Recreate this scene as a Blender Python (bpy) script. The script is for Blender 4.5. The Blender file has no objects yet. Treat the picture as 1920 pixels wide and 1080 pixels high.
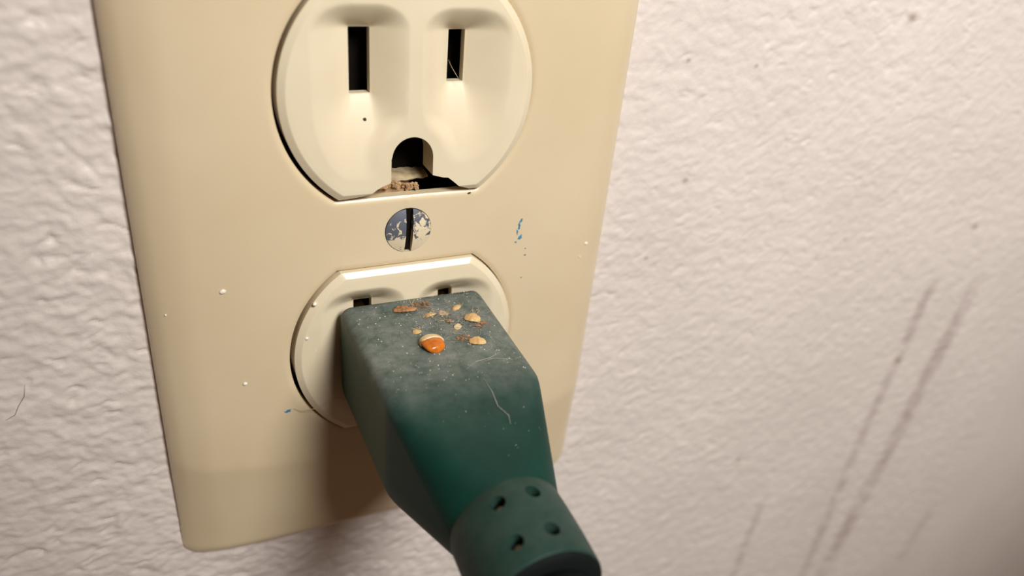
import bpy, bmesh, math, random
import numpy as np
from mathutils import Vector, Matrix

random.seed(7)
RNG = np.random.default_rng(7)
scene = bpy.context.scene
COL = scene.collection

# ------------------------------------------------------------------ frame
# plate frame in millimetres: x right, y up, z out of the wall (plate face z = 0, wall z = -5.1)
# Blender: X = x, Y = -z, Z = y + 400 mm above the floor, in metres
BASE_Z = 0.40
ZW = -5.1


def W(p):
    return Vector((p[0] * .001, -p[2] * .001, p[1] * .001 + BASE_Z))


def Wn(a):
    a = np.asarray(a, float)
    return np.stack([a[:, 0] * .001, -a[:, 2] * .001, a[:, 1] * .001 + BASE_Z], 1)


# ------------------------------------------------------------------ camera
R = [[0.9065078523676622, 0.09156221756619534, 0.41214059968672034],
     [0.12889807773664413, 0.8695657330267204, -0.47669772550485345],
     [-0.40203084353264096, 0.48525436243280007, 0.7764659713009772]]
CAM = (-31.27151627, 46.75102623, 94.03829234)
cam_data = bpy.data.cameras.new('camera')
cam = bpy.data.objects.new('camera', cam_data)
COL.objects.link(cam)


def D(v):
    return Vector((v[0], -v[2], v[1]))


ax, ay, az = D(R[0]), D(R[1]), D(R[2])
m = Matrix.Identity(4)
for i in range(3):
    m[i][0], m[i][1], m[i][2] = ax[i], ay[i], az[i]
m.translation = W(CAM)
cam.matrix_world = m
cam_data.sensor_width = 36
cam_data.lens = 1434.09 / 1920 * 36
cam_data.clip_start = .002
cam_data.clip_end = 20
cam_data.dof.use_dof = True
cam_data.dof.focus_distance = .1065
cam_data.dof.aperture_fstop = 14
scene.camera = cam

# ------------------------------------------------------------------ light
world = bpy.data.worlds.new('world')
scene.world = world
world.use_nodes = True
bg = world.node_tree.nodes['Background']
bg.inputs[0].default_value = (1.0, .60, .40, 1)
bg.inputs[1].default_value = .09

LIGHT_POS = (82.2, 254.5, 302.8)
LIGHT_AIM = (112, 84, 0)
ld = bpy.data.lights.new('hand_lamp', 'SPOT')
ld.energy = 8.1
ld.color = (1.0, .985, .95)
ld.shadow_soft_size = .070
ld.spot_size = math.radians(61)
ld.spot_blend = .08
lo = bpy.data.objects.new('hand_lamp', ld)
lo.location = W(LIGHT_POS)
lo.rotation_euler = (W(LIGHT_AIM) - W(LIGHT_POS)).to_track_quat('-Z', 'Y').to_euler()
COL.objects.link(lo)

vs = scene.view_settings
scene.display_settings.display_device = 'sRGB'
vs.view_transform = 'Standard'
vs.look = 'None'
vs.gamma = 1
vs.use_curve_mapping = False
vs.exposure = 0.0


# ------------------------------------------------------------------ helpers
def link(ob, parent=None):
    COL.objects.link(ob)
    if parent is not None:
        ob.parent = parent
    return ob


def thing(name, label, cat, loc, group=None):
    o = bpy.data.objects.new(name, None)
    o.empty_display_size = .005
    o.location = W(loc)
    o['label'] = label
    o['category'] = cat
    if group:
        o['group'] = group
    return link(o)


def tag(o, label, cat, group=None):
    o['label'] = label
    o['category'] = cat
    if group:
        o['group'] = group
    return o


def root_loc(parent):
    loc = Vector((0, 0, 0))
    while parent is not None:
        loc = loc + parent.location
        parent = parent.parent
    return loc


def obj(name, verts, faces, material, parent=None, smooth=True, angle=None, origin=None):
    """one mesh object from vertices in plate millimetres"""
    w = Wn(verts)
    ob = bpy.data.objects.new(name, bpy.data.meshes.new(name))
    if parent is None:
        o = W(origin) if origin is not None else Vector(w.mean(0))
        ob.location = o
        off = o
    else:
        off = root_loc(parent)
        if origin is not None:
            ob.location = W(origin) - off
            off = W(origin)
    w = w - np.array(off)
    me = ob.data
    me.from_pydata(w.tolist(), [], [list(f) for f in faces])
    me.validate()
    bm = bmesh.new()
    bm.from_mesh(me)
    bmesh.ops.recalc_face_normals(bm, faces=bm.faces)
    bm.to_mesh(me)
    bm.free()
    finish(me, material, smooth, angle)
    return link(ob, parent)


def finish(me, material, smooth=True, angle=None):
    me.materials.clear()
    me.materials.append(material)
    me.polygons.foreach_set('use_smooth', [smooth] * len(me.polygons))
    if smooth and angle:
        me.set_sharp_from_angle(angle=math.radians(angle))


def cut(ob, cutters, angle=30):
    """subtract the temporary cutter meshes and bake the result"""
    for c in cutters:
        md = ob.modifiers.new('b', 'BOOLEAN')
        md.operation = 'DIFFERENCE'
        md.solver = 'EXACT'
        md.object = c
    bpy.context.view_layer.update()
    dg = bpy.context.evaluated_depsgraph_get()
    me = bpy.data.meshes.new_from_object(ob.evaluated_get(dg))
    old = ob.data
    mat = old.materials[0]
    ob.modifiers.clear()
    ob.data = me
    me.name = ob.name
    bpy.data.meshes.remove(old)
    finish(me, mat, True, angle)


def drop(cutters):
    for c in cutters:
        me = c.data
        bpy.data.objects.remove(c)
        bpy.data.meshes.remove(me)


def prism(poly, z0, z1, rot=None):
    n = len(poly)
    v = [(x, y, z0) for x, y in poly] + [(x, y, z1) for x, y in poly]
    f = [list(range(n)), list(range(n, 2 * n))] + [(i, (i + 1) % n, n + (i + 1) % n, n + i) for i in range(n)]
    return v, f


def loft(rings, cap0=True, cap1=True):
    n = len(rings[0])
    v = [tuple(p) for r in rings for p in r]
    f = []
    for k in range(len(rings) - 1):
        for i in range(n):
            j = (i + 1) % n
            f.append((k * n + i, k * n + j, (k + 1) * n + j, (k + 1) * n + i))
    if cap0:
        f.append(tuple(range(n)))
    if cap1:
        f.append(tuple(range((len(rings) - 1) * n, len(rings) * n)))
    return v, f


def tube(pts, r, n=6, taper=True):
    pts = [Vector(p) for p in pts]
    rings = []
    for i, p in enumerate(pts):
        d = (pts[min(i + 1, len(pts) - 1)] - pts[max(i - 1, 0)]).normalized()
        a = d.orthogonal().normalized()
        b = d.cross(a)
        k = r * (.35 if taper and i in (0, len(pts) - 1) else 1)
        rings.append([p + a * math.cos(t) * k + b * math.sin(t) * k for t in [2 * math.pi * q / n for q in range(n)]])
    # keep frames from twisting
    for k in range(1, len(rings)):
        best = min(range(n), key=lambda s: sum((rings[k][(i + s) % n] - rings[k - 1][i]).length for i in range(n)))
        rings[k] = [rings[k][(i + best) % n] for i in range(n)]
    return loft(rings)


def merge(parts):
    V, F = [], []
    for v, f in parts:
        o = len(V)
        V += [tuple(x) for x in v]
        F += [tuple(i + o for i in q) for q in f]
    return V, F


def gnoise(x, y, seed):
    """gradient noise, about -0.7 .. 0.7, one feature per unit"""
    r = np.random.default_rng(seed)
    N = 256
    perm = r.permutation(N)
    ang = r.random(N) * 2 * np.pi
    xi, yi = np.floor(x).astype(int), np.floor(y).astype(int)
    fx, fy = x - xi, y - yi
    u, v = fx ** 3 * (fx * (fx * 6 - 15) + 10), fy ** 3 * (fy * (fy * 6 - 15) + 10)

    def g(ix, iy, dx, dy):
        h = ang[perm[(perm[ix % N] + iy) % N]]
        return np.cos(h) * dx + np.sin(h) * dy
    a = g(xi, yi, fx, fy)
    b = g(xi + 1, yi, fx - 1, fy)
    c = g(xi, yi + 1, fx, fy - 1)
    d = g(xi + 1, yi + 1, fx - 1, fy - 1)
    return (a + (b - a) * u) * (1 - v) + (c + (d - c) * u) * v


def smoothstep(a, b, x):
    t = np.clip((x - a) / (b - a), 0, 1)
    return t * t * (3 - 2 * t)


# ------------------------------------------------------------------ materials
def material(name):
    mt = bpy.data.materials.new(name)
    mt.use_nodes = True
    return mt, mt.node_tree.nodes, mt.node_tree.links, mt.node_tree.nodes['Principled BSDF']


def nd(nodes, kind, **kw):
    n = nodes.new(kind)
    for k, v in kw.items():
        if k.startswith('i_'):
            n.inputs[int(k[2:]) if k[2:].isdigit() else k[2:]].default_value = v
        else:
            setattr(n, k, v)
    return n


def ramp(nodes, stops):
    r = nodes.new('ShaderNodeValToRGB')
    el = r.color_ramp.elements
    while len(el) < len(stops):
        el.new(.5)
    for e, (p, c) in zip(el, stops):
        e.position = p
        e.color = c if len(c) == 4 else (*c, 1)
    return r


def srgb(r, g, b):
    def f(c):
        c /= 255
        return c / 12.92 if c <= .04045 else ((c + .055) / 1.055) ** 2.4
    return (f(r), f(g), f(b), 1)


def noisy(name, colours, scale, rough, bump=0, bump_scale=None, detail=4, sss=0, spec=.5, rough_var=0, sss_radius=(1, .6, .3)):
    mt, n, l, b = material(name)
    tc = nd(n, 'ShaderNodeTexCoord')
    nz = nd(n, 'ShaderNodeTexNoise', i_Scale=scale, i_Detail=detail)
    l.new(tc.outputs['Object'], nz.inputs['Vector'])
    k = len(colours)
    cr = ramp(n, [(.3 + .4 * i / max(1, k - 1), c) for i, c in enumerate(colours)])
    l.new(nz.outputs['Fac'], cr.inputs['Fac'])
    l.new(cr.outputs['Color'], b.inputs['Base Color'])
    b.inputs['Roughness'].default_value = rough
    b.inputs['Specular IOR Level'].default_value = spec
    if rough_var:
        mp = nd(n, 'ShaderNodeMapRange')
        mp.inputs['To Min'].default_value = rough - rough_var
        mp.inputs['To Max'].default_value = rough + rough_var
        l.new(nz.outputs['Fac'], mp.inputs['Value'])
        l.new(mp.outputs[0], b.inputs['Roughness'])
    if sss:
        b.inputs['Subsurface Weight'].default_value = sss
        b.inputs['Subsurface Radius'].default_value = sss_radius
        b.inputs['Subsurface Scale'].default_value = .001
    if bump:
        nb = nd(n, 'ShaderNodeTexNoise', i_Scale=bump_scale, i_Detail=3)
        l.new(tc.outputs['Object'], nb.inputs['Vector'])
        bp = nd(n, 'ShaderNodeBump', i_Strength=bump, i_Distance=.0001)
        l.new(nb.outputs['Fac'], bp.inputs['Height'])
        l.new(bp.outputs[0], b.inputs['Normal'])
    return mt


def wall_material():
    mt, n, l, b = material('wall_paint')
    tc = nd(n, 'ShaderNodeTexCoord')
    nz = nd(n, 'ShaderNodeTexNoise', i_Scale=45, i_Detail=3)
    l.new(tc.outputs['Object'], nz.inputs['Vector'])
    cr = ramp(n, [(.3, srgb(222, 211, 203)), (.7, srgb(229, 218, 210))])
    l.new(nz.outputs['Fac'], cr.inputs['Fac'])
    at = nd(n, 'ShaderNodeAttribute', attribute_name='stain')
    mx = nd(n, 'ShaderNodeMix', data_type='RGBA')
    l.new(at.outputs['Fac'], mx.inputs['Factor'])
    l.new(cr.outputs['Color'], mx.inputs['A'])
    mx.inputs['B'].default_value = srgb(112, 76, 72)
    at2 = nd(n, 'ShaderNodeAttribute', attribute_name='speck')
    mx2 = nd(n, 'ShaderNodeMix', data_type='RGBA')
    l.new(at2.outputs['Fac'], mx2.inputs['Factor'])
    l.new(mx.outputs['Result'], mx2.inputs['A'])
    mx2.inputs['B'].default_value = srgb(120, 92, 68)
    l.new(mx2.outputs['Result'], b.inputs['Base Color'])
    b.inputs['Roughness'].default_value = .42
    b.inputs['Specular IOR Level'].default_value = .4
    nb = nd(n, 'ShaderNodeTexNoise', i_Scale=1500, i_Detail=3)
    l.new(tc.outputs['Object'], nb.inputs['Vector'])
    bp = nd(n, 'ShaderNodeBump', i_Strength=.5, i_Distance=.00012)
    l.new(nb.outputs['Fac'], bp.inputs['Height'])
    l.new(bp.outputs[0], b.inputs['Normal'])
    return mt


def screw_material():
    mt, n, l, b = material('painted_steel')
    tc = nd(n, 'ShaderNodeTexCoord')
    mp = nd(n, 'ShaderNodeMapping')
    mp.inputs['Location'].default_value = (.0041, .0, .0023)
    l.new(tc.outputs['Object'], mp.inputs['Vector'])
    nz = nd(n, 'ShaderNodeTexNoise', i_Scale=760, i_Detail=6, i_Roughness=.62, i_Distortion=1.0)
    l.new(mp.outputs[0], nz.inputs['Vector'])
    # paint has flaked off the left half more than off the right
    sx = nd(n, 'ShaderNodeSeparateXYZ')
    l.new(tc.outputs['Object'], sx.inputs[0])
    ad = nd(n, 'ShaderNodeMath', operation='MULTIPLY_ADD')
    ad.inputs[1].default_value = 26
    l.new(sx.outputs['X'], ad.inputs[0])
    l.new(nz.outputs['Fac'], ad.inputs[2])
    ad2 = nd(n, 'ShaderNodeMath', operation='MULTIPLY_ADD')
    ad2.inputs[1].default_value = -42
    l.new(sx.outputs['Z'], ad2.inputs[0])
    l.new(ad.outputs[0], ad2.inputs[2])
    st = ramp(n, [(.485, (0, 0, 0, 1)), (.505, (1, 1, 1, 1))])
    l.new(ad2.outputs[0], st.inputs['Fac'])
    mx = nd(n, 'ShaderNodeMix', data_type='RGBA')
    l.new(st.outputs['Color'], mx.inputs['Factor'])
    mx.inputs['A'].default_value = srgb(104, 108, 120)
    mx.inputs['B'].default_value = srgb(224, 208, 176)
    l.new(mx.outputs['Result'], b.inputs['Base Color'])
    inv = nd(n, 'ShaderNodeMath', operation='SUBTRACT')
    inv.inputs[0].default_value = .3
    l.new(st.outputs['Color'], inv.inputs[1])
    inv.use_clamp = True
    l.new(inv.outputs[0], b.inputs['Metallic'])
    b.inputs['Roughness'].default_value = .5
    bp = nd(n, 'ShaderNodeBump', i_Strength=.5, i_Distance=.00015)
    l.new(st.outputs['Color'], bp.inputs['Height'])
    l.new(bp.outputs[0], b.inputs['Normal'])
    return mt


def plug_material(name='green_plastic', dusty=True):
    mt, n, l, b = material(name)
    tc = nd(n, 'ShaderNodeTexCoord')
    nz = nd(n, 'ShaderNodeTexNoise', i_Scale=160, i_Detail=4)
    l.new(tc.outputs['Object'], nz.inputs['Vector'])
    cr = ramp(n, [(.3, srgb(8, 48, 40)), (.7, srgb(11, 57, 47))])
    l.new(nz.outputs['Fac'], cr.inputs['Fac'])
    b.inputs['Roughness'].default_value = .5
    b.inputs['Specular IOR Level'].default_value = .25
    nb = nd(n, 'ShaderNodeTexNoise', i_Scale=2600, i_Detail=2)
    l.new(tc.outputs['Object'], nb.inputs['Vector'])
    bp = nd(n, 'ShaderNodeBump', i_Strength=.25, i_Distance=.00008)
    l.new(nb.outputs['Fac'], bp.inputs['Height'])
    l.new(bp.outputs[0], b.inputs['Normal'])
    # dust that has settled: thickest on the flat top, thinning towards the cord
    at = nd(n, 'ShaderNodeAttribute', attribute_name='dust')
    dn = nd(n, 'ShaderNodeTexNoise', i_Scale=420, i_Detail=6, i_Roughness=.7)
    l.new(tc.outputs['Object'], dn.inputs['Vector'])
    dr = ramp(n, [(.30, (.25, .25, .25, 1)), (.75, (1, 1, 1, 1))])
    l.new(dn.outputs['Fac'], dr.inputs['Fac'])
    mu = nd(n, 'ShaderNodeMath', operation='MULTIPLY')
    l.new(at.outputs['Fac'], mu.inputs[0])
    l.new(dr.outputs['Color'], mu.inputs[1])
    mx = nd(n, 'ShaderNodeMix', data_type='RGBA')
    l.new(mu.outputs[0], mx.inputs['Factor'])
    l.new(cr.outputs['Color'], mx.inputs['A'])
    mx.inputs['B'].default_value = srgb(186, 186, 180)
    l.new(mx.outputs['Result'], b.inputs['Base Color'])
    return mt


M_WALL = wall_material()
M_PLATE = noisy('ivory_plate_plastic', [srgb(217, 198, 163), srgb(223, 205, 172)], 60, .33, .05, 900, sss=.12, rough_var=.04)
M_FACE = noisy('ivory_face_plastic', [srgb(227, 212, 181), srgb(233, 220, 192)], 110, .2, .04, 1200, sss=.15, rough_var=.03)
M_BROKEN = noisy('broken_ivory_edge', [srgb(132, 112, 82), srgb(192, 174, 138)], 500, .7, .6, 1200)
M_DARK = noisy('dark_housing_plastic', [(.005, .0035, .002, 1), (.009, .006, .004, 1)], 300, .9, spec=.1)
M_CRUMB = noisy('brown_grime', [srgb(120, 90, 62), srgb(206, 170, 126)], 900, .9, .6, 3000)
M_SCREW = screw_material()
M_GREEN = plug_material()
M_CORD = noisy('black_cord_sheath', [(.004, .006, .006, 1), (.007, .010, .009, 1)], 200, .75, spec=.15)
M_BRASS = noisy('brass', [srgb(190, 150, 80), srgb(205, 168, 96)], 200, .35)
M_BRASS.node_tree.nodes['Principled BSDF'].inputs['Metallic'].default_value = 1
M_CORE = noisy('tan_cord_core', [srgb(190, 158, 118), srgb(222, 194, 156)], 800, .6)
M_HUSK = noisy('pale_amber_chitin', [srgb(196, 150, 92), srgb(226, 194, 142)], 1400, .35, .3, 2600, sss=.3)
M_HUSKB = noisy('brown_chitin', [srgb(112, 72, 42), srgb(188, 138, 92)], 1700, .5, .5, 2600)
M_PALE = noisy('pale_chitin', [srgb(206, 178, 130), srgb(232, 212, 170)], 1500, .35, .3, 2600, sss=.3)
M_AMBER = noisy('orange_amber_chitin', [srgb(176, 88, 18), srgb(214, 124, 36)], 900, .22, .15, 2200, sss=.3)
M_FADED = noisy('faded_chitin', [srgb(164, 142, 112), srgb(200, 180, 148)], 1600, .5, .4, 2600)
M_LINT = noisy('grey_lint', [srgb(150, 140, 132), srgb(196, 188, 180)], 2000, .9)
M_TANLINT = noisy('tan_lint', [srgb(168, 128, 92), srgb(206, 176, 140)], 2000, .9)
M_SPECK = noisy('pale_dust_grain', [srgb(190, 190, 182), srgb(224, 222, 214)], 2000, .7)
M_BLUE = noisy('blue_paint', [srgb(30, 112, 158), srgb(66, 142, 180)], 1500, .5)
M_WHITE = noisy('white_paint', [srgb(240, 230, 210), srgb(250, 242, 226)], 1500, .35)
M_DIRT = noisy('dark_dirt', [srgb(58, 40, 24), srgb(92, 68, 44)], 1500, .8)
M_HAIR = noisy('pale_hair', [srgb(196, 164, 122), srgb(222, 196, 156)], 800, .4)
M_DHAIR = noisy('brown_hair', [srgb(110, 76, 50), srgb(140, 104, 74)], 800, .4)

# ------------------------------------------------------------------ wall (setting)
def wall_height(x, y):
    u = x + 1.1 * gnoise(x / 6, y / 6, 11) + .5 * gnoise(x / 1.9, y / 1.9, 13)
    v = y + 1.1 * gnoise(x / 6, y / 6, 12) + .5 * gnoise(x / 1.9, y / 1.9, 14)
    h = .40 * gnoise(u / 4.2, v / 3.2, 1) + .38 * gnoise(u / 2.2, v / 1.8, 2) + .30 * gnoise(u / 1.25, v / 1.0, 3) + .12 * gnoise(x / .8, y / .75, 4)
    h = h + .45 * np.maximum(0, gnoise(u / 2.8, v / 2.0, 5))
    c = gnoise(u / 4.6, v / 1.9, 7)
    h = h - .55 * np.exp(-(c / .09) ** 2) * smoothstep(.10, .38, gnoise(x / 3.6, y / 3.0, 8))
    amp = 1.12 - .52 * smoothstep(-30, 50, x)
    return h * .50 * amp


def seg_dist(x, y, pts):
    best = np.full(x.shape, 1e9)
    tt = np.zeros(x.shape)
    tot = len(pts) - 1
    for i in range(tot):
        (x0, y0), (x1, y1) = pts[i], pts[i + 1]
        L = (x1 - x0) ** 2 + (y1 - y0) ** 2
        t = np.clip(((x - x0) * (x1 - x0) + (y - y0) * (y1 - y0)) / L, 0, 1)
        d = np.hypot(x - x0 - t * (x1 - x0), y - y0 - t * (y1 - y0))
        k = d < best
        best = np.where(k, d, best)
        tt = np.where(k, (i + t) / tot, tt)
    return best, tt


def build_wall():
    def axis(lo, hi, a, b, step):
        mid = np.arange(a, b + step / 2, step)
        left, right = [], []
        p, s = a, step
        while p > lo:
            s *= 1.25
            p = max(lo, p - s)
            left.append(p)
        p, s = mid[-1], step
        while p < hi:
            s *= 1.25
            p = min(hi, p + s)
            right.append(p)
        return np.concatenate([left[::-1], mid, right])
    xs = axis(-1500, 1500, -66, 176, .33)
    ys = axis(-400, 2000, -138, 44, .33)
    X, Y = np.meshgrid(xs, ys)
    fade = smoothstep(0, 14, np.minimum(np.minimum(X + 76, 190 - X), np.minimum(Y + 150, 56 - Y)))
    Z = ZW + wall_height(X, Y) * np.where(fade > 0, fade, 0) - .05
    # cracks in the paint, left of the plate
    for pts, dep in (([(-41.6, 14.2), (-39.6, 11.4), (-38.2, 9.6), (-37.3, 8.0)], .16), ([(-45.5, -1.0), (-43.0, -1.6), (-41.0, -1.2)], .18)):
        d, t = seg_dist(X, Y, pts)
        Z -= dep * np.exp(-(d / .32) ** 2)
    nx, ny = len(xs), len(ys)
    idx = np.arange(nx * ny).reshape(ny, nx)
    q = np.stack([idx[:-1, :-1], idx[:-1, 1:], idx[1:, 1:], idx[1:, :-1]], -1).reshape(-1, 4)
    cx = ((X[:-1, :-1] + X[1:, 1:]) / 2).ravel()
    cy = ((Y[:-1, :-1] + Y[1:, 1:]) / 2).ravel()
    q = q[~((np.abs(cx) < 24) & (np.abs(cy) < 46))]        # the hole for the outlet box
    ob = bpy.data.objects.new('wall_back', bpy.data.meshes.new('wall_back'))
    me = ob.data
    co = Wn(np.stack([X.ravel(), Y.ravel(), Z.ravel()], 1)).astype(np.float32)
    me.vertices.add(len(co))
    me.vertices.foreach_set('co', co.ravel())
    me.loops.add(q.size)
    me.loops.foreach_set('vertex_index', q.ravel().astype(np.int32))
    me.polygons.add(len(q))
    me.polygons.foreach_set('loop_start', (np.arange(len(q)) * 4).astype(np.int32))
    me.update(calc_edges=True)
    x, y = X.ravel(), Y.ravel()
    stain = np.zeros(len(x))
    wob = .5 * gnoise(x / 5, y / 5, 21)
    for pts, wd, st in (([(147.6, -32), (146.7, -37), (142.2, -76.3), (138.5, -104), (134.6, -132)], 2.9, .40),
                        ([(131.0, -30), (130, -36), (127.3, -74.3), (126.6, -100), (125.9, -130)], 1.9, .32),
                        ([(98.2, -87), (97.2, -104), (96.5, -116)], 1.5, .26),
                        ([(176, -118), (172, -138)], 2.2, .2)):
        d, t = seg_dist(x + wob, y, pts)
        brk = np.clip(.68 + .8 * gnoise(x / 3.6, y / 3.6, 31) + .8 * gnoise(x / 9, y / 15, 33), .2, 1)
        ends = smoothstep(0, .12, t)
        stain = np.maximum(stain, st * np.exp(-(d / wd) ** 4) * brk * (.35 + .65 * ends))
    speck = np.zeros(len(x))
    for px, py, r in ((85, -71.6, .62), (137.3, -16.4, .7), (94.1, 29.2, .8), (51.5, 1.4, .5), (34.6, -36.0, .5), (129.2, -52, .9),
                      (61, 21, .3), (96, -15, .3), (47, 22, .3), (46.4, -13, .3)):
        d = np.hypot((x - px) * .8, y - py)
        speck = np.maximum(speck, .6 * np.exp(-(d / r) ** 2))
    for nm, a in (('stain', stain), ('speck', speck)):
        at = me.attributes.new(nm, 'FLOAT', 'POINT')
        at.data.foreach_set('value', a.astype(np.float32))
    finish(me, M_WALL)
    ob['kind'] = 'structure'
    link(ob)


build_wall()

# ------------------------------------------------------------------ wall plate
RO = .009
CO, SI = math.cos(RO), math.sin(RO)
CY = 19.36
R_OPEN, F_OPEN = 17.42, 14.12
R_FACE, F_FACE = 17.02, 13.80
SHIFT = (.14, .14)


def rot(x, y):
    return x * CO - y * SI, x * SI + y * CO


def d_shape(r, flat, n=180, cy=0.0, dx=0.0):
    xc = math.sqrt(r * r - flat * flat)
    a = math.atan2(flat, xc)
    pts = []
    k = n // 2
    for i in range(k + 1):
        t = -a + 2 * a * i / k
        pts.append((r * math.cos(t), r * math.sin(t)))
    for i in range(k + 1):
        t = math.pi - a + 2 * a * i / k
        pts.append((r * math.cos(t), r * math.sin(t)))
    return [rot(x + dx, y + cy) for x, y in pts]


PW, PH = 35.1, 57.15


def plate_z(x, y):
    rc = 2.6                                             # corner radius
    qx, qy = np.abs(x) - (PW - rc), np.abs(y) - (PH - rc)
    d = -(np.hypot(np.maximum(qx, 0), np.maximum(qy, 0)) + np.minimum(np.maximum(qx, qy), 0) - rc)
    dx, dy = PW - np.abs(x), PH - np.abs(y)
    z = np.zeros(np.shape(x))
    # broad fall towards the sides
    z -= 1.5 * np.clip(1 - dx / 14.0, 0, 1) ** 2 + 1.8 * np.clip(1 - dx / 6.5, 0, 1) ** 2
    # facet that falls away from a crease above the lower (and upper) edge
    cr = 18.2 + .0022 * x * x
    z -= .125 * np.maximum(0, np.sqrt((cr - dy + .0) ** 2 + .25) * .5 + (cr - dy) * .5)
    # rounded rim
    e = np.clip(1 - d / 2.4, 0, 1)
    z -= 1.9 * (1 - np.sqrt(np.maximum(0, 1 - e ** 2.2)))
    z = -5.6 * np.tanh(-z / 5.6)
    # lip round the two openings
    for s in (1, -1):
        xr, yr = x * CO + y * SI, -x * SI + y * CO
        o = np.maximum(np.hypot(xr, yr - s * CY) - R_OPEN, np.abs(yr - s * CY) - F_OPEN)
        e = np.clip(1 - o / .55, 0, 1.6)
        z -= .28 * e ** 2
    # mould line at the screw
    z += .07 * np.exp(-(x / .22) ** 2) * ((np.abs(y) > 3.2) & (np.abs(y) < 5.4))
    return np.maximum(z, ZW + .3)


def build_plate():
    root = thing('wall_plate', 'ivory plastic duplex wall plate screwed to the textured wall', 'wall plate', (0, 0, ZW))
    rc = 2.6
    step = .42
    # ring-free grid squeezed into the rounded rectangle
    nx, ny = int(2 * PW / step), int(2 * PH / step)
    gx, gy = np.meshgrid(np.linspace(-PW, PW, nx), np.linspace(-PH, PH, ny))
    ax_, ay_ = np.abs(gx), np.abs(gy)
    kx, ky = np.maximum(ax_ - (PW - rc), 0), np.maximum(ay_ - (PH - rc), 0)
    corner = (kx > 0) & (ky > 0)
    mxk = np.maximum(kx, ky)
    ln = np.hypot(kx, ky)
    f = np.where(corner, mxk / np.maximum(ln, 1e-9), 1)
    X = np.where(corner, np.sign(gx) * (PW - rc + kx * f), gx)
    Y = np.where(corner, np.sign(gy) * (PH - rc + ky * f), gy)
    Z = plate_z(X, Y)
    top = np.stack([X.ravel(), Y.ravel(), Z.ravel()], 1)
    idx = np.arange(nx * ny).reshape(ny, nx)
    faces = np.stack([idx[:-1, :-1], idx[:-1, 1:], idx[1:, 1:], idx[1:, :-1]], -1).reshape(-1, 4).tolist()
    rim = np.concatenate([idx[0, :], idx[1:, -1], idx[-1, -2::-1], idx[-2:0:-1, 0]])
    nb = len(top)
    low = top[rim].copy()
    low[:, 2] = ZW - .05
    V = np.concatenate([top, low])
    n = len(rim)
    for i in range(n):
        j = (i + 1) % n
        faces.append((rim[j], rim[i], nb + i, nb + j))
    faces.append(tuple(nb + i for i in range(n)))
    pl = obj('plate', V, faces, M_PLATE, root, True, 40)
    cs = []
    for s in (1, -1):
        v, f = prism(d_shape(R_OPEN, F_OPEN, 200, s * CY), -9, 4)
        cs.append(obj('tmp', v, f, M_PLATE))
    v, f = prism([(3.40 * math.cos(t), 3.40 * math.sin(t)) for t in np.linspace(0, 2 * math.pi, 64, endpoint=False)], -1.2, 3)
    cs.append(obj('tmp', v, f, M_PLATE))
    v, f = prism([(-27, -36.5), (27, -36.5), (27, 36.5), (-27, 36.5)], -9, -1.75)
    cs.append(obj('tmp', v, f, M_PLATE))
    cut(pl, cs, 40)
    drop(cs)

    # oval-head screw with a straight slot, paint flaking off
    rings = []
    n = 72
    RS = 3.32
    for t in (0, .15, .3, .45, .6, .75, .88, .96, 1.0):
        r = RS * t
        z = .12 + .62 * (1 - t * t)
        rings.append([(r * math.cos(a) if r else 1e-4 * math.cos(a), r * math.sin(a) if r else 1e-4 * math.sin(a), z) for a in [2 * math.pi * i / n for i in range(n)]])
    rings.append([(RS * .96 * math.cos(2 * math.pi * i / n), RS * .96 * math.sin(2 * math.pi * i / n), -.1) for i in range(n)])
    rings.append([(RS * .9 * math.cos(2 * math.pi * i / n), RS * .9 * math.sin(2 * math.pi * i / n), -.5) for i in range(n)])
    v, f = loft(rings)
    sc = obj('screw', v, f, M_SCREW, root, True, 35, origin=(0, 0, 0))
    ta = math.radians(-1.5)
    w, h = .52, 5
    sl = [(x * math.cos(ta) - y * math.sin(ta), x * math.sin(ta) + y * math.cos(ta)) for x, y in ((-w, -h), (w, -h), (w, h), (-w, h))]
    v, f = prism(sl, -.35, 3)
    c = obj('tmp', v, f, M_SCREW)
    cut(sc, [c], 35)
    drop([c])
    sc['label'] = 'slotted steel screw head with flaking ivory paint'
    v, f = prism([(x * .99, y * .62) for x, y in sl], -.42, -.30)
    sb = obj('screw_slot', v, f, M_DARK, sc, False)  # separate near-black strip covering the slot bottom
    sb['label'] = 'dark strip along the bottom of the screw slot'

    # paint flecks stuck to the plate
    def fleck(x, y, rx, ry, hgt, mat, name, ang=0, lump=.25):
        n = 14
        rg = []
        z0 = float(plate_z(np.array([x]), np.array([y]))[0])
        for t, k in ((1.0, -.03), (.9, .45), (.55, .9), (.05, 1.0)):
            ring = []
            for i in range(n):
                a = 2 * math.pi * i / n
                w_ = 1 + lump * math.sin(2.3 * a + x * 7) * .6 + lump * math.sin(5 * a + y * 5) * .5
                px, py = rx * t * w_ * math.cos(a), ry * t * w_ * math.sin(a)
                px, py = px * math.cos(ang) - py * math.sin(ang), px * math.sin(ang) + py * math.cos(ang)
                ring.append((x + px, y + py, z0 + hgt * k))
            rg.append(ring)
        v, f = loft(rg, True, True)
        return obj(name, v, f, mat, root)
    for x, y, rx, ry in ((17.88, -3.17, .30, .42), (17.55, -1.2, .22, .55), (17.80, -.35, .22, .30), (17.30, -2.2, .12, .5), (17.2, -3.9, .15, .16), (-18, -28, .42, .30)):
        fleck(x, y, rx, ry, .05, M_BLUE, 'paint_fleck', lump=.5)['label'] = 'blue paint fleck'
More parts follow.
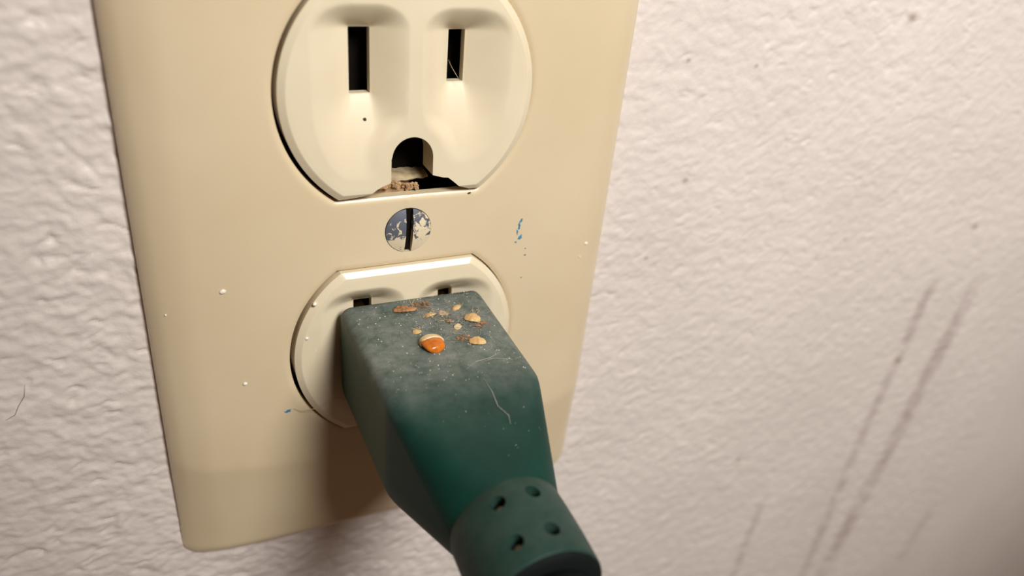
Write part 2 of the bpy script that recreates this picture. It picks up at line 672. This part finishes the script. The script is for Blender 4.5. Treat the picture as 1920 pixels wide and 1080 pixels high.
    for x, y, r in ((-25.33, -6.33, .42), (-23.64, -21.71, .33), (30.39, -6.02, .3), (29.4, -8.2, .14), (-32.6, -9.6, .13)):
        fleck(x, y, r * 1.15, r * .85, .22, M_WHITE, 'paint_drop', lump=.15)['label'] = 'small pale paint drop'
    for x, y, r in ((8.95, 4.85, .26), (19.04, -6.34, .16), (18.82, -10.29, .13), (19.0, -5.2, .11)):
        fleck(x, y, r, r * .7, .05, M_DIRT, 'dirt_speck', lump=.4)['label'] = 'dark dirt speck'
    return root


PLATE = build_plate()

# ------------------------------------------------------------------ duplex outlet
ZF = 1.0
FLOOR = -1.9                                             # bottom of the funnels round the blade slots
SLOT_L = (-7.74, -5.02, -.27, 7.98)                         # x0, x1, y0, y1 from the face centre
SLOT_R = (5.38, 7.68, .88, 7.62)


def funnel(x, y, s, lo, ro_, up, dn):
    x0, x1, y0, y1 = s
    dx = np.maximum(np.maximum((x0 - x) / lo, (x - x1) / ro_), 0)
    dy = np.maximum(np.maximum((y - y1) / up, (y0 - y) / dn), 0)
    d = np.sqrt(dx ** 2 + dy ** 2)
    return (1 - np.minimum(d, 1)) ** 1.35


def face_dip(x, y):
    fn = np.maximum(funnel(x, y, SLOT_L, 5.4, 4.4, 3.2, 10.8), funnel(x, y, SLOT_R, 4.4, 5.8, 3.2, 10.4))
    # the boss round the earth hole stays at face level
    gd = np.maximum(np.hypot(x, (y + 9.0)) - 4.3, 0)
    keep = smoothstep(0, 2.6, gd)
    gate = smoothstep(0.6, 2.6, np.minimum(R_FACE - np.hypot(x, y), F_FACE - np.abs(y)))
    return (ZF - FLOOR) * fn * keep * gate


def build_face(root, s, chipped):
    nth = 280
    xc = math.sqrt(R_FACE ** 2 - F_FACE ** 2)
    th = np.linspace(0, 2 * np.pi, nth, endpoint=False)
    for c in (math.atan2(F_FACE, xc), math.pi - math.atan2(F_FACE, xc), math.pi + math.atan2(F_FACE, xc), -math.atan2(F_FACE, xc) + 2 * math.pi):
        th[np.abs(th - c).argmin()] = c
    Rt = np.minimum(R_FACE, F_FACE / np.maximum(np.abs(np.sin(th)), 1e-6))
    e_list = [0, .12, .3, .5, .7, .85, .95, 1.05, 1.2, 1.4, 1.65] + list(np.arange(1.9, 16, .2)) + [16.2]
    rings = []
    for e in e_list:
        t = 1 - e / 17.02
        x, y = t * Rt * np.cos(th), t * Rt * np.sin(th)
        z = np.full(nth, ZF)
        be = .95
        k = max(0., be - e)
        z -= .595 * (math.sqrt(k * k + .003) * .5 + k * .5) if e < 1.3 else 0
        z = z - face_dip(x, y)
        rings.append(np.stack([x + SHIFT[0], y + s * CY + SHIFT[1], z], 1))
    rings.insert(0, np.stack([rings[0][:, 0], rings[0][:, 1], np.full(nth, -3.2)], 1))
    allr = []
    for r in rings:
        xr, yr = rot(r[:, 0], r[:, 1])
        allr.append(np.stack([xr, yr, r[:, 2]], 1).tolist())
    v, f = loft(allr)
    name = 'receptacle_face'
    ob = obj(name, v, f, M_FACE, root, True, 32)

    def place(poly):
        return [rot(x + SHIFT[0], y + s * CY + SHIFT[1]) for x, y in poly]
    cs = []

    def cutter(poly, z0, z1):
        vv, ff = prism(place(poly), z0, z1)
        cs.append(obj('tmp', vv, ff, M_FACE))
    for a in (SLOT_L, SLOT_R):
        cutter([(a[0], a[2]), (a[1], a[2]), (a[1], a[3]), (a[0], a[3])], -7, 4)
    g = [(2.86, -10.4), (2.86, -8.5)] + [(2.86 * math.cos(t), -8.5 + 2.95 * math.sin(t)) for t in np.linspace(.15, math.pi - .15, 20)] + [(-2.95, -8.5), (-2.95, -10.4)]
    cutter(g, -7, 4)
    if chipped:
        off = lambda pts: [(x - SHIFT[0], y - CY - SHIFT[1]) for x, y in pts]
        chip = off([(-9.6, 5.55), (-8.7, 5.72), (-7.6, 5.86), (-6.5, 6.02), (-5.5, 6.35), (-4.7, 6.95), (-3.9, 7.35), (-2.83, 7.75), (-2.82, 9.9), (3.01, 9.9), (3.02, 8.4),
                    (3.6, 8.22), (4.5, 7.95), (5.3, 7.85), (6.1, 7.2), (7.0, 6.4), (8.1, 5.95), (9.1, 5.55), (9.4, 4.0), (-9.8, 4.0)])
        cutter(chip, -7, 4)
    cut(ob, cs, 32)
    drop(cs)
    ob['label'] = ('upper outlet face, broken away below its round hole' if chipped else 'lower outlet face with the green plug pushed in')
    return ob


def build_outlet():
    root = thing('duplex_outlet', 'ivory duplex outlet with worn chipped faces behind the wall plate', 'outlet', (0, 0, -7.5))
    up = build_face(root, 1, True)
    build_face(root, -1, False)
    # housing behind the faces
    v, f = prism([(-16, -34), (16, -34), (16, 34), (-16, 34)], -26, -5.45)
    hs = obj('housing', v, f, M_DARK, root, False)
    # what shows inside the broken edge: a rounded ledge below the earth hole and grime
    rg = []
    prof = ((7.5, -4.9), (7.4, -3.4), (7.2, -2.7), (6.9, -2.25), (6.5, -2.1), (6.15, -2.3), (5.9, -2.9), (5.75, -4.9))
    for x in np.linspace(-3.3, 3.6, 18):
        t = (x + 3.3) / 6.9
        ring = []
        for py, pz in prof:
            w_ = 1 - .62 * t ** 1.6
            yy = 7.4 + (py - 7.4) * w_ - .25 * (2 * t - .9) ** 2
            ring.append((x, yy + .05 * math.sin(5 * x + pz), pz - .5 * t ** 2 + .10 * math.sin(3.1 * x + 2 * py)))
        rg.append(ring)
    v, f = loft(rg)
    lg = obj('broken_ledge', v, f, M_BROKEN, up, True, 50)
    lg['label'] = 'rough grey-beige ledge inside the broken edge'
    V = []
    for i in range(110):
        t = random.random()
        x = -6.6 + 8.4 * t
        y = 5.75 + .75 * math.sin(min(1, t * 1.25) * 3.0) + random.uniform(-.45, .3)
        V.append(rock(x, y, -2.3 + random.random() * .9, random.uniform(.12, .4)))
    V.append(loft([[(x, y + dy, z) for x, y in ((-6.8, 5.2), (-5.2, 6.0), (-3, 6.5), (-1.2, 6.5), (1.2, 5.7), (.9, 5.0), (-3, 4.9))] for z, dy in ((-4.9, 0), (-2.4, 0), (-2.1, -.1))]))
    v, f = merge(V)
    gm = obj('grime', v, f, M_CRUMB, up, False)
    gm['kind'] = 'stuff'
    gm['label'] = 'brown crumbly grime packed in the broken edge'
    # small dark pit below the left slot
    v, f = rock(-6.01, 16.05, ZF - float(face_dip(np.array([-6.2]), np.array([-3.5]))[0]) + .02, .24)
    pt = obj('dirt_speck', v, f, M_DIRT, up, True)
    pt['label'] = 'dark speck under the left slot'
    for x, y, mt, r in ((-16.2, 21.6, M_BLUE, .16), (-14.9, -15.0, M_WHITE, .38), (-13.7, -17.2, M_WHITE, .22), (-12.9, -16.6, M_WHITE, .2), (-13.6, -9.6, M_WHITE, .36)):
        v, f = rock(x, y, .86 if abs(x) < 16 else .6, r)
        s_ = obj('paint_speck', v, f, mt, up if y > 0 else root, True)
    return root


def rock(x, y, z, r, sq=(1, 1, 1)):
    n, k = 6, 4
    rg = []
    for j in range(k + 1):
        ph = -math.pi / 2 + math.pi * j / k
        ring = []
        for i in range(n):
            a = 2 * math.pi * i / n + j * .3
            rr = r * random.uniform(.75, 1.15)
            cr = max(.05, math.cos(ph))
            ring.append((x + rr * cr * math.cos(a) * sq[0], y + rr * cr * math.sin(a) * sq[1], z + rr * math.sin(ph) * .8 * sq[2]))
        rg.append(ring)
    return loft(rg)


OUTLET = build_outlet()

# ------------------------------------------------------------------ green plug
PX, YT, YB = .75, -10.5, -29.2


def section(z, x0, x1, yt, yb, rt, rb, dx=0, dy=0, N=9):
    pts = []
    for (cx, cy, r, a0) in ((x1 - rt, yt - rt, rt, 0), (x0 + rt, yt - rt, rt, 90), (x0 + rb, yb + rb, rb, 180), (x1 - rb, yb + rb, rb, 270)):
        for i in range(N):
            a = math.radians(a0 + 90 * i / (N - 1))
            pts.append((cx + r * math.cos(a) + dx, cy + r * math.sin(a) + dy, z))
    # densify the straight runs
    out = []
    n = len(pts)
    for i in range(n):
        p, q = pts[i], pts[(i + 1) % n]
        out.append(p)
        if i % N == N - 1:
            for k in range(1, 16):
                t = k / 16
                out.append(tuple(p[j] + (q[j] - p[j]) * t for j in range(3)))
    return out


COLLAR_Z0, COLLAR_Z1 = 36.8, 48.0
CXC, CYC, CR = .8, -21.3, 7.0


def plug_section(z):
    zc = 23.6
    if z <= zc:
        t = (z - 1.1) / (zc - 1.1)
        x0, x1 = -10.25 + .25 * t, 11.35 - .75 * t
        return section(z, x0, x1, YT, YB - .6, 1.6 + .1 * t, 6.2)
    t = (z - zc) / (COLLAR_Z0 + .6 - zc)
    L = lambda a, b: a + (b - a) * t
    r = CR - .12
    return section(z, L(-10.0, CXC - r), L(10.6, CXC + r), L(YT, CYC + r), L(YB - .6, CYC - r), L(1.7, r - .02), L(6.2, r - .02))


def build_plug():
    root = thing('power_plug', 'dusty dark green three-prong plug pushed into the lower outlet', 'plug', (PX, CYC, 1.1))
    zs = [1.1, 1.15, 1.4, 2.2] + list(np.arange(3.5, 22.4, 1.3)) + [22.6, 23.1, 23.6, 24.2, 24.9] + list(np.arange(26, COLLAR_Z0 + .3, 1.2)) + [COLLAR_Z0 + .4]
    rings = []
    for z in zs:
        rings.append(plug_section(z))
    # soften the first edge and the crease
    def shrink(ring, k):
        c = Vector((PX, -20, 0))
        return [(p[0] + (c.x - p[0]) * k, p[1] + (c.y - p[1]) * k, p[2]) for p in ring]
    rings[0] = shrink(rings[0], .06)
    rings[1] = shrink(rings[1], .03)
    rings[2] = shrink(rings[2], .008)
    for pas in range(3):
        new = [r[:] for r in rings]
        for i in range(1, len(zs) - 1):
            if 22 < zs[i] < 25.2:
                a, b, c = rings[i - 1], rings[i], rings[i + 1]
                t = (zs[i] - zs[i - 1]) / (zs[i + 1] - zs[i - 1])
                new[i] = [tuple(.5 * b[k][j] + .5 * (a[k][j] * (1 - t) + c[k][j] * t) if j < 2 else b[k][j] for j in range(3)) for k in range(len(b))]
        rings = new
    v, f = loft(rings)
    body = obj('plug_body', v, f, M_GREEN, root, True, 50)
    va = np.array(v)
    # dust settles on what faces up, most near the outlet
    ny = np.clip((va[:, 1] + 15.5) / 4.8, 0, 1) ** 3
    dens = .36 * (1 - smoothstep(17, 27, va[:, 2])) + .10 + .05 * gnoise(va[:, 0] / 4, va[:, 2] / 4, 41)
    dust = np.clip(ny * dens, 0, 1)
    at = body.data.attributes.new('dust', 'FLOAT', 'POINT')
    at.data.foreach_set('value', dust.astype(np.float32))

    # strain-relief collar with round holes
    n = 96
    rings = []
    def ring(z, r):
        k = z - COLLAR_Z0
        cx, cy = CXC - .03 * k, CYC - .005 * k
        return [(cx + r * math.cos(2 * math.pi * i / n), cy + r * math.sin(2 * math.pi * i / n), z) for i in range(n)]
    for z, r in ((COLLAR_Z0 - .6, 5.4), (COLLAR_Z0 - .05, CR - .22), (COLLAR_Z0, CR), (COLLAR_Z0 + .25, CR + .10), (COLLAR_Z0 + 3, CR + .17), (COLLAR_Z0 + 7, CR + .16),
                 (COLLAR_Z1 - .35, CR + .02), (COLLAR_Z1 - .08, CR - .05), (COLLAR_Z1, CR - .15), (COLLAR_Z1, CR - 1.0)):
        rings.append(ring(z, r))
    v, f = loft(rings)
    col = obj('strain_relief', v, f, M_GREEN, root, True, 50)
    col['label'] = 'round collar with small holes at the cord end'
    cs = []
    holes = []
    for z, angs in ((39.4, (112, 77)), (45.0, (114, 79))):
        for a in angs:
            holes.append((z, math.radians(a)))
            holes.append((z, math.radians(a + 180)))
    cores = []
    for z, a in holes:
        d = Vector((math.cos(a), math.sin(a), 0))
        e1, e2 = Vector((-math.sin(a), math.cos(a), 0)), Vector((0, 0, 1))
        k = z - COLLAR_Z0
        c0 = Vector((CXC - .03 * k, CYC - .005 * k, z))
        rg = []
        for dist, rr in ((5.0, .84), (6.6, .88), (7.2, .94), (7.9, 1.15)):
            rg.append([c0 + d * dist + e1 * rr * math.cos(t) + e2 * rr * math.sin(t) for t in [2 * math.pi * q / 20 for q in range(20)]])
        v, f = loft(rg)
        cs.append(obj('tmp', v, f, M_GREEN))
        rg = []
        for dist, rr in ((5.02, .62), (5.7, .6), (6.0, .3)):
            rg.append([c0 + d * dist + e1 * rr * math.cos(t) + e2 * rr * math.sin(t) for t in [2 * math.pi * q / 10 for q in range(10)]])
        cores.append(loft(rg))
    cut(col, cs, 40)
    drop(cs)
    at = col.data.attributes.new('dust', 'FLOAT', 'POINT')
    at.data.foreach_set('value', np.full(len(col.data.vertices), .06, np.float32))
    for v, f in cores[::2]:
        obj('hole_plug', v, f, M_CORE, col)['label'] = 'tan cord core showing at the bottom of a hole'

    rings = [ring(COLLAR_Z1 + a_, CR + b_) for a_, b_ in ((.0, -1.4), (.0, -.22), (.08, -.16), (.25, -.25), (.45, -.55), (.6, -1.1), (.7, -1.9), (.75, -3))]
    v, f = loft(rings)
    cap = obj('end_cap', v, f, M_CORD, root, True, 60)
    cap['label'] = 'black end cap where the cord leaves the collar'
    # cord leaves the collar and droops
    pts = []
    for i in range(40):
        t = i / 39
        k = COLLAR_Z1 - COLLAR_Z0
        pts.append((CXC - .35 - 2 * t, CYC - .05 - 150 * t ** 2.2, COLLAR_Z1 + .8 + 58 * math.sin(t * 1.45)))
    v, f = tube(pts, 5.25, 24, False)
    cd = obj('cord', v, f, M_CORD, root)
    cd['label'] = 'black cord leaving the collar'

    # prongs in the outlet
    ox, oy = SHIFT[0], -CY + SHIFT[1]
    for x in (-6.5, 6.3):
        a, b = rot(x + ox, oy + 4.2)
        v, f = prism([(a - .7, b - 3.4), (a + .7, b - 3.4), (a + .7, b + 1.9), (a - .7, b + 1.9)], -6.6, 1.2)
        obj('prong', v, f, M_BRASS, root, False)
    a, b = rot(ox, oy - 8.3)
    v, f = tube([(a, b, -6.6), (a, b, -5.6), (a, b, 1.0), (a, b, 1.2)], 1.9, 20, True)
    obj('prong', v, f, M_BRASS, root)['label'] = 'round earth prong'
    return root


PLUG = build_plug()


# ------------------------------------------------------------------ shed husks lying on the plug
def shell(cx, cz, a, b, h, ang, open_end=0.0, ribs=5, rib=.05, tilt=0.0, y0=YT, n=22, k=14, taper=.25, lift=0.0, crease=0.0, blunt=1.0):
    """hollow segmented husk: long axis a, half width b, height h, turned by ang in the plug's top face"""
    ca, sa = math.cos(ang), math.sin(ang)
    ct, st = math.cos(tilt), math.sin(tilt)
    outer = []
    for i in range(k + 1):
        t = -1 + (2 - open_end) * i / k
        w = max(0, 1 - t * t) ** (.5 * blunt) * (1 - taper * t)
        w = max(w, .04)
        w *= 1 + rib * math.sin(ribs * math.pi * t)
        ring = []
        for j in range(n):
            th = 2 * math.pi * j / n
            jag = 1.0
            u, v_ = a * t, b * w * math.cos(th)
            hh = h * w * (.5 + .5 * math.sin(th))
            if crease and math.sin(th) > 0:
                # dried and dented: a hollow along the back and lopsided sides
                hh *= 1 - crease * (.5 + .5 * math.cos(2.2 * th + 1.7 * t + cx)) - crease * .4 * math.sin(6 * t + cz + th)
                v_ *= 1 + crease * .35 * math.sin(3 * t + 2 * cz + th)
            if open_end and i == k:
                u += a * .10 * math.sin(3 * th + cx) + a * .06 * math.sin(7 * th)
            # tilt lifts the +u end
            uu = u * ct - hh * st
            hy = u * st + hh * ct + a * abs(st)
            ring.append((cx + uu * ca - v_ * sa, y0 + lift + hy - .03, cz + uu * sa + v_ * ca))
        outer.append(ring)
    return loft(outer, True, not open_end)


def shard(cx, cz, size, y0=YT):
    """a bent, ragged flake"""
    n = random.randint(5, 8)
    a0 = random.random() * 6.28
    top, bot = [], []
    tx, tz = random.uniform(-.5, .5), random.uniform(-.5, .5)
    for i in range(n):
        a = a0 + 2 * math.pi * i / n
        r = size * random.uniform(.45, 1.1) * (1 if i % 2 else .7)
        x, z = r * math.cos(a), r * .6 * math.sin(a)
        y = size * .5 + tx * x + tz * z + random.uniform(-.1, .1) * size
        top.append((cx + x, y0 + max(y, .06), cz + z))
        bot.append((cx + x * .96, y0 + max(y - .08, -.02), cz + z * .96))
    return loft([bot, top])


def bristle(cx, cz, ln, ang, up, r=.035, y0=YT):
    p = Vector((cx, y0 + .05, cz))
    d = Vector((math.cos(ang), up, math.sin(ang)))
    s = Vector((-math.sin(ang), .3, math.cos(ang))) * random.uniform(-.25, .25)
    return tube([p, p + d * ln * .5 + s * ln, p + d * ln], r, 5)


GRP = 'shed insect husks on the plug'


def husk(name, label, cx, cz, mat, rag=0, rag_at=None, rag_mat=None, legs=0, leg_at=None, **kw):
    root = thing(name, label, 'husk', (cx, YT, cz), GRP)
    v, f = shell(cx, cz, **kw)
    sh = obj('shell', v, f, mat, root, True, 60)
    if rag:
        rx, rz, sp = rag_at
        parts = [shard(rx + random.uniform(-sp, sp), rz + random.uniform(-sp, sp) * .8, random.uniform(.10, .42) * min(1, sp)) for _ in range(rag)]
        parts += [bristle(rx + random.uniform(-sp, sp), rz + random.uniform(-sp, sp), random.uniform(.3, .95), random.random() * 6.28, random.uniform(0, .7), .026) for _ in range(rag)]
        v, f = merge(parts)
        rg = obj('ragged_edge', v, f, rag_mat or M_HUSKB, root, False)
        rg['kind'] = 'stuff'
        rg['label'] = 'tangle of torn brown scraps'
    for i in range(legs):
        lx, lz, base = leg_at
        an = base + (i - (legs - 1) / 2) * .5
        v, f = bristle(lx + .3 * math.cos(an), lz + .3 * math.sin(an), 1.3, an, .35, .05)
        obj('leg', v, f, M_HUSK, root)
    return root


husk('insect_husk', 'long curled brown husk with a torn tangle, nearest the left back of the plug', -1.55, 4.5, M_HUSKB, 34, (.95, 3.9, 1.3), M_HUSKB, 2, (-.2, 3.9, -1.4),
     a=1.85, b=.72, h=.8, ang=.12, ribs=6, rib=.16, open_end=.25, crease=.35)
husk('insect_husk', 'flat pale seed-shaped husk near the back edge of the plug, right of centre', 5.8, 5.7, M_HUSK, 3, (6.3, 5.2, .4), M_HUSK, a=.98, b=.52, h=.34, ang=-.75, ribs=3, rib=.05, taper=.1, crease=.3)
husk('insect_husk', 'round translucent tan husk with a ragged brown tail and two thin legs', 6.85, 9.2, M_HUSK, 26, (7.25, 11.0, .85), M_HUSKB, 2, (7.6, 8.5, -1.2),
     a=1.25, b=1.1, h=.72, ang=.75, ribs=4, rib=.05, taper=.05, crease=.22)
husk('insect_husk', 'oval pale husk with a brown torn left end, foremost on the right', 5.3, 14.9, M_HUSK, 24, (3.8, 13.7, .85), M_HUSKB,
     a=1.25, b=.92, h=.6, ang=.35, ribs=4, rib=.05, taper=-.05, crease=.22)
husk('insect_husk', 'small bright oval husk in the middle of the scatter', 4.1, 10.6, M_PALE, 5, (3.7, 11.3, .35), M_HUSK, a=.75, b=.55, h=.4, ang=-.9, ribs=3, rib=.05, taper=.1, crease=.3)
husk('insect_husk', 'tiny pale husk left of the middle, apart from the others', -1.7, 10.3, M_HUSK, 8, (-1.4, 9.9, .5), M_PALE, a=.7, b=.52, h=.34, ang=-.4, ribs=3, rib=.08, crease=.3)
husk('insect_husk', 'tiny brown scrap of husk between the pale flakes', 3.5, 8.9, M_HUSKB, 7, (3.0, 8.6, .45), M_HUSK, a=.6, b=.34, h=.3, ang=.3, ribs=3, rib=.14, crease=.4)
husk('insect_husk', 'faded ragged flake beside the long curled husk', 1.6, 6.5, M_HUSK, 10, (1.1, 6.6, .7), M_HUSK, a=.95, b=.45, h=.36, ang=-.25, ribs=4, rib=.16, crease=.4)
husk('insect_husk', 'faded rounded flake right of the ragged one', 3.3, 6.7, M_FADED, 8, (3.4, 7.0, .55), M_HUSK, a=.8, b=.62, h=.34, ang=.5, ribs=3, rib=.08, crease=.35)

# the amber husk: a short glossy dome, cut off square at the back where pale bands show
amber = thing('insect_husk', 'glossy orange amber husk with a pale striped band, frontmost of the scatter', 'husk', (-.85, YT, 14.3), GRP)
v, f = shell(-.9, 14.15, a=1.7, b=1.52, h=1.25, ang=-math.pi / 2 - .12, ribs=2, rib=.0, taper=.0, open_end=.75, blunt=.5)
obj('shell', v, f, M_AMBER, amber, True, 60)
for q, (zz, ww, hh) in enumerate(((13.72, 1.50, 1.12), (13.3, 1.46, 1.02), (12.9, 1.36, .86))):
    pts = [(-.82 + ww * math.cos(t), YT - .02 + hh * max(0, math.sin(t)) ** .6, zz + .10 * math.cos(2 * t)) for t in np.linspace(0.0, math.pi, 22)]
    v, f = tube(pts, .23, 8)
    b_ = obj('band', v, f, M_PALE if q != 1 else M_HUSK, amber)
    b_['label'] = 'pale band across the back'
v, f = shell(-.82, 13.25, a=.75, b=1.30, h=.95, ang=-math.pi / 2, ribs=2, rib=0, taper=.1)
obj('inner_shell', v, f, M_HUSKB, amber)

# lint, grains
parts = []
for i in range(380):
    cx, cz = random.gauss(3.0, 2.7), random.gauss(8.6, 3.8)
    if not (-8.6 < cx < 9.8 and 1.6 < cz < 22):
        continue
    an = random.random() * 6.28
    ln = random.uniform(.5, 2.0)
    p = Vector((cx, YT + random.uniform(.04, .35), cz))
    d = Vector((math.cos(an), random.uniform(-.1, .12), math.sin(an)))
    s = Vector((-d.z, 0, d.x)) * random.uniform(-.4, .4)
    pts = [p + d * ln * t + s * ln * 4 * t * (1 - t) * .5 for t in (0, .25, .5, .75, 1)]
    pts = [Vector((max(-9, min(10.3, q.x)), max(YT + .03, q.y), max(1.3, q.z))) for q in pts]
    parts.append(tube(pts, random.uniform(.008, .02), 4))
for x0, z0, pts_ in ((2.8, 23.0, [(0, 0), (.3, 2.2), (.2, 4.4), (1.0, 6.0), (.7, 7.2)]), (7.5, 18, [(0, 0), (-2, .9), (-4.2, 1.2), (-6, 2.4)]), (4, 19.5, [(0, 0), (1.8, -.4), (4.2, .6)])):
    P = []
    for dx, dz in pts_:
        z = z0 + dz
        y = YT + .05 if z < 23 else YT + .12 - (z - 23.4) * (14.3 - 10.5) / 13.6
        P.append((x0 + dx, y, z))
    parts.append(tube(P, .04, 5))
v, f = merge(parts)
lint = obj('lint', v, f, M_LINT, None, True)
lint['kind'] = 'stuff'
tag(lint, 'grey lint fibres matted among the husks on the green plug', 'lint')

parts = []
for i in range(315):
    if i < 300:
        cx, cz = random.uniform(-8.8, 10), 1.6 + 21 * random.random() ** 1.2
        y = YT
    else:
        cx, cz = random.uniform(-5.5, 7), random.uniform(24.5, 35)
        y = YT + .02 - (cz - 23.6) * (14.3 - 10.5) / 13.8
    parts.append(rock(cx, y + .02, cz, random.choice((.03, .04, .04, .05, .06, .10)) * (1 if i < 300 else .7)))
v, f = merge(parts)
gr = obj('dust', v, f, M_SPECK, None, False)
gr['kind'] = 'stuff'
tag(gr, 'pale dust grains sprinkled over the top of the green plug', 'dust')

# ------------------------------------------------------------------ hairs
v, f = tube([(-17.2, -27.6, .15), (-16.0, -27.9, .7), (-14.0, -27.6, 1.15), (-12.0, -26.4, 1.25), (-10.6, -26.2, 1.3), (-9.6, -26.8, 1.3)], .05, 6)
tag(obj('hair', v, f, M_HAIR), 'fine pale hair lying across the lower left rim of the lower outlet', 'hair')
v, f = tube([(-50.6, -19.2, -4.75), (-51.0, -21.0, -4.7), (-51.9, -22.4, -4.75), (-52.6, -23.8, -4.75), (-53.8, -24.4, -4.75)], .03, 6)
tag(obj('hair', v, f, M_DHAIR), 'short brown hair stuck to the wall at the far left', 'hair')
v, f = tube([(5.0, 23.6, -.6), (5.6, 22.6, -1.0), (6.3, 21.6, -1.1), (6.9, 20.6, -.7)], .035, 6)
tag(obj('hair', v, f, M_HAIR), 'thin hair hanging in the right slot of the upper outlet', 'hair')
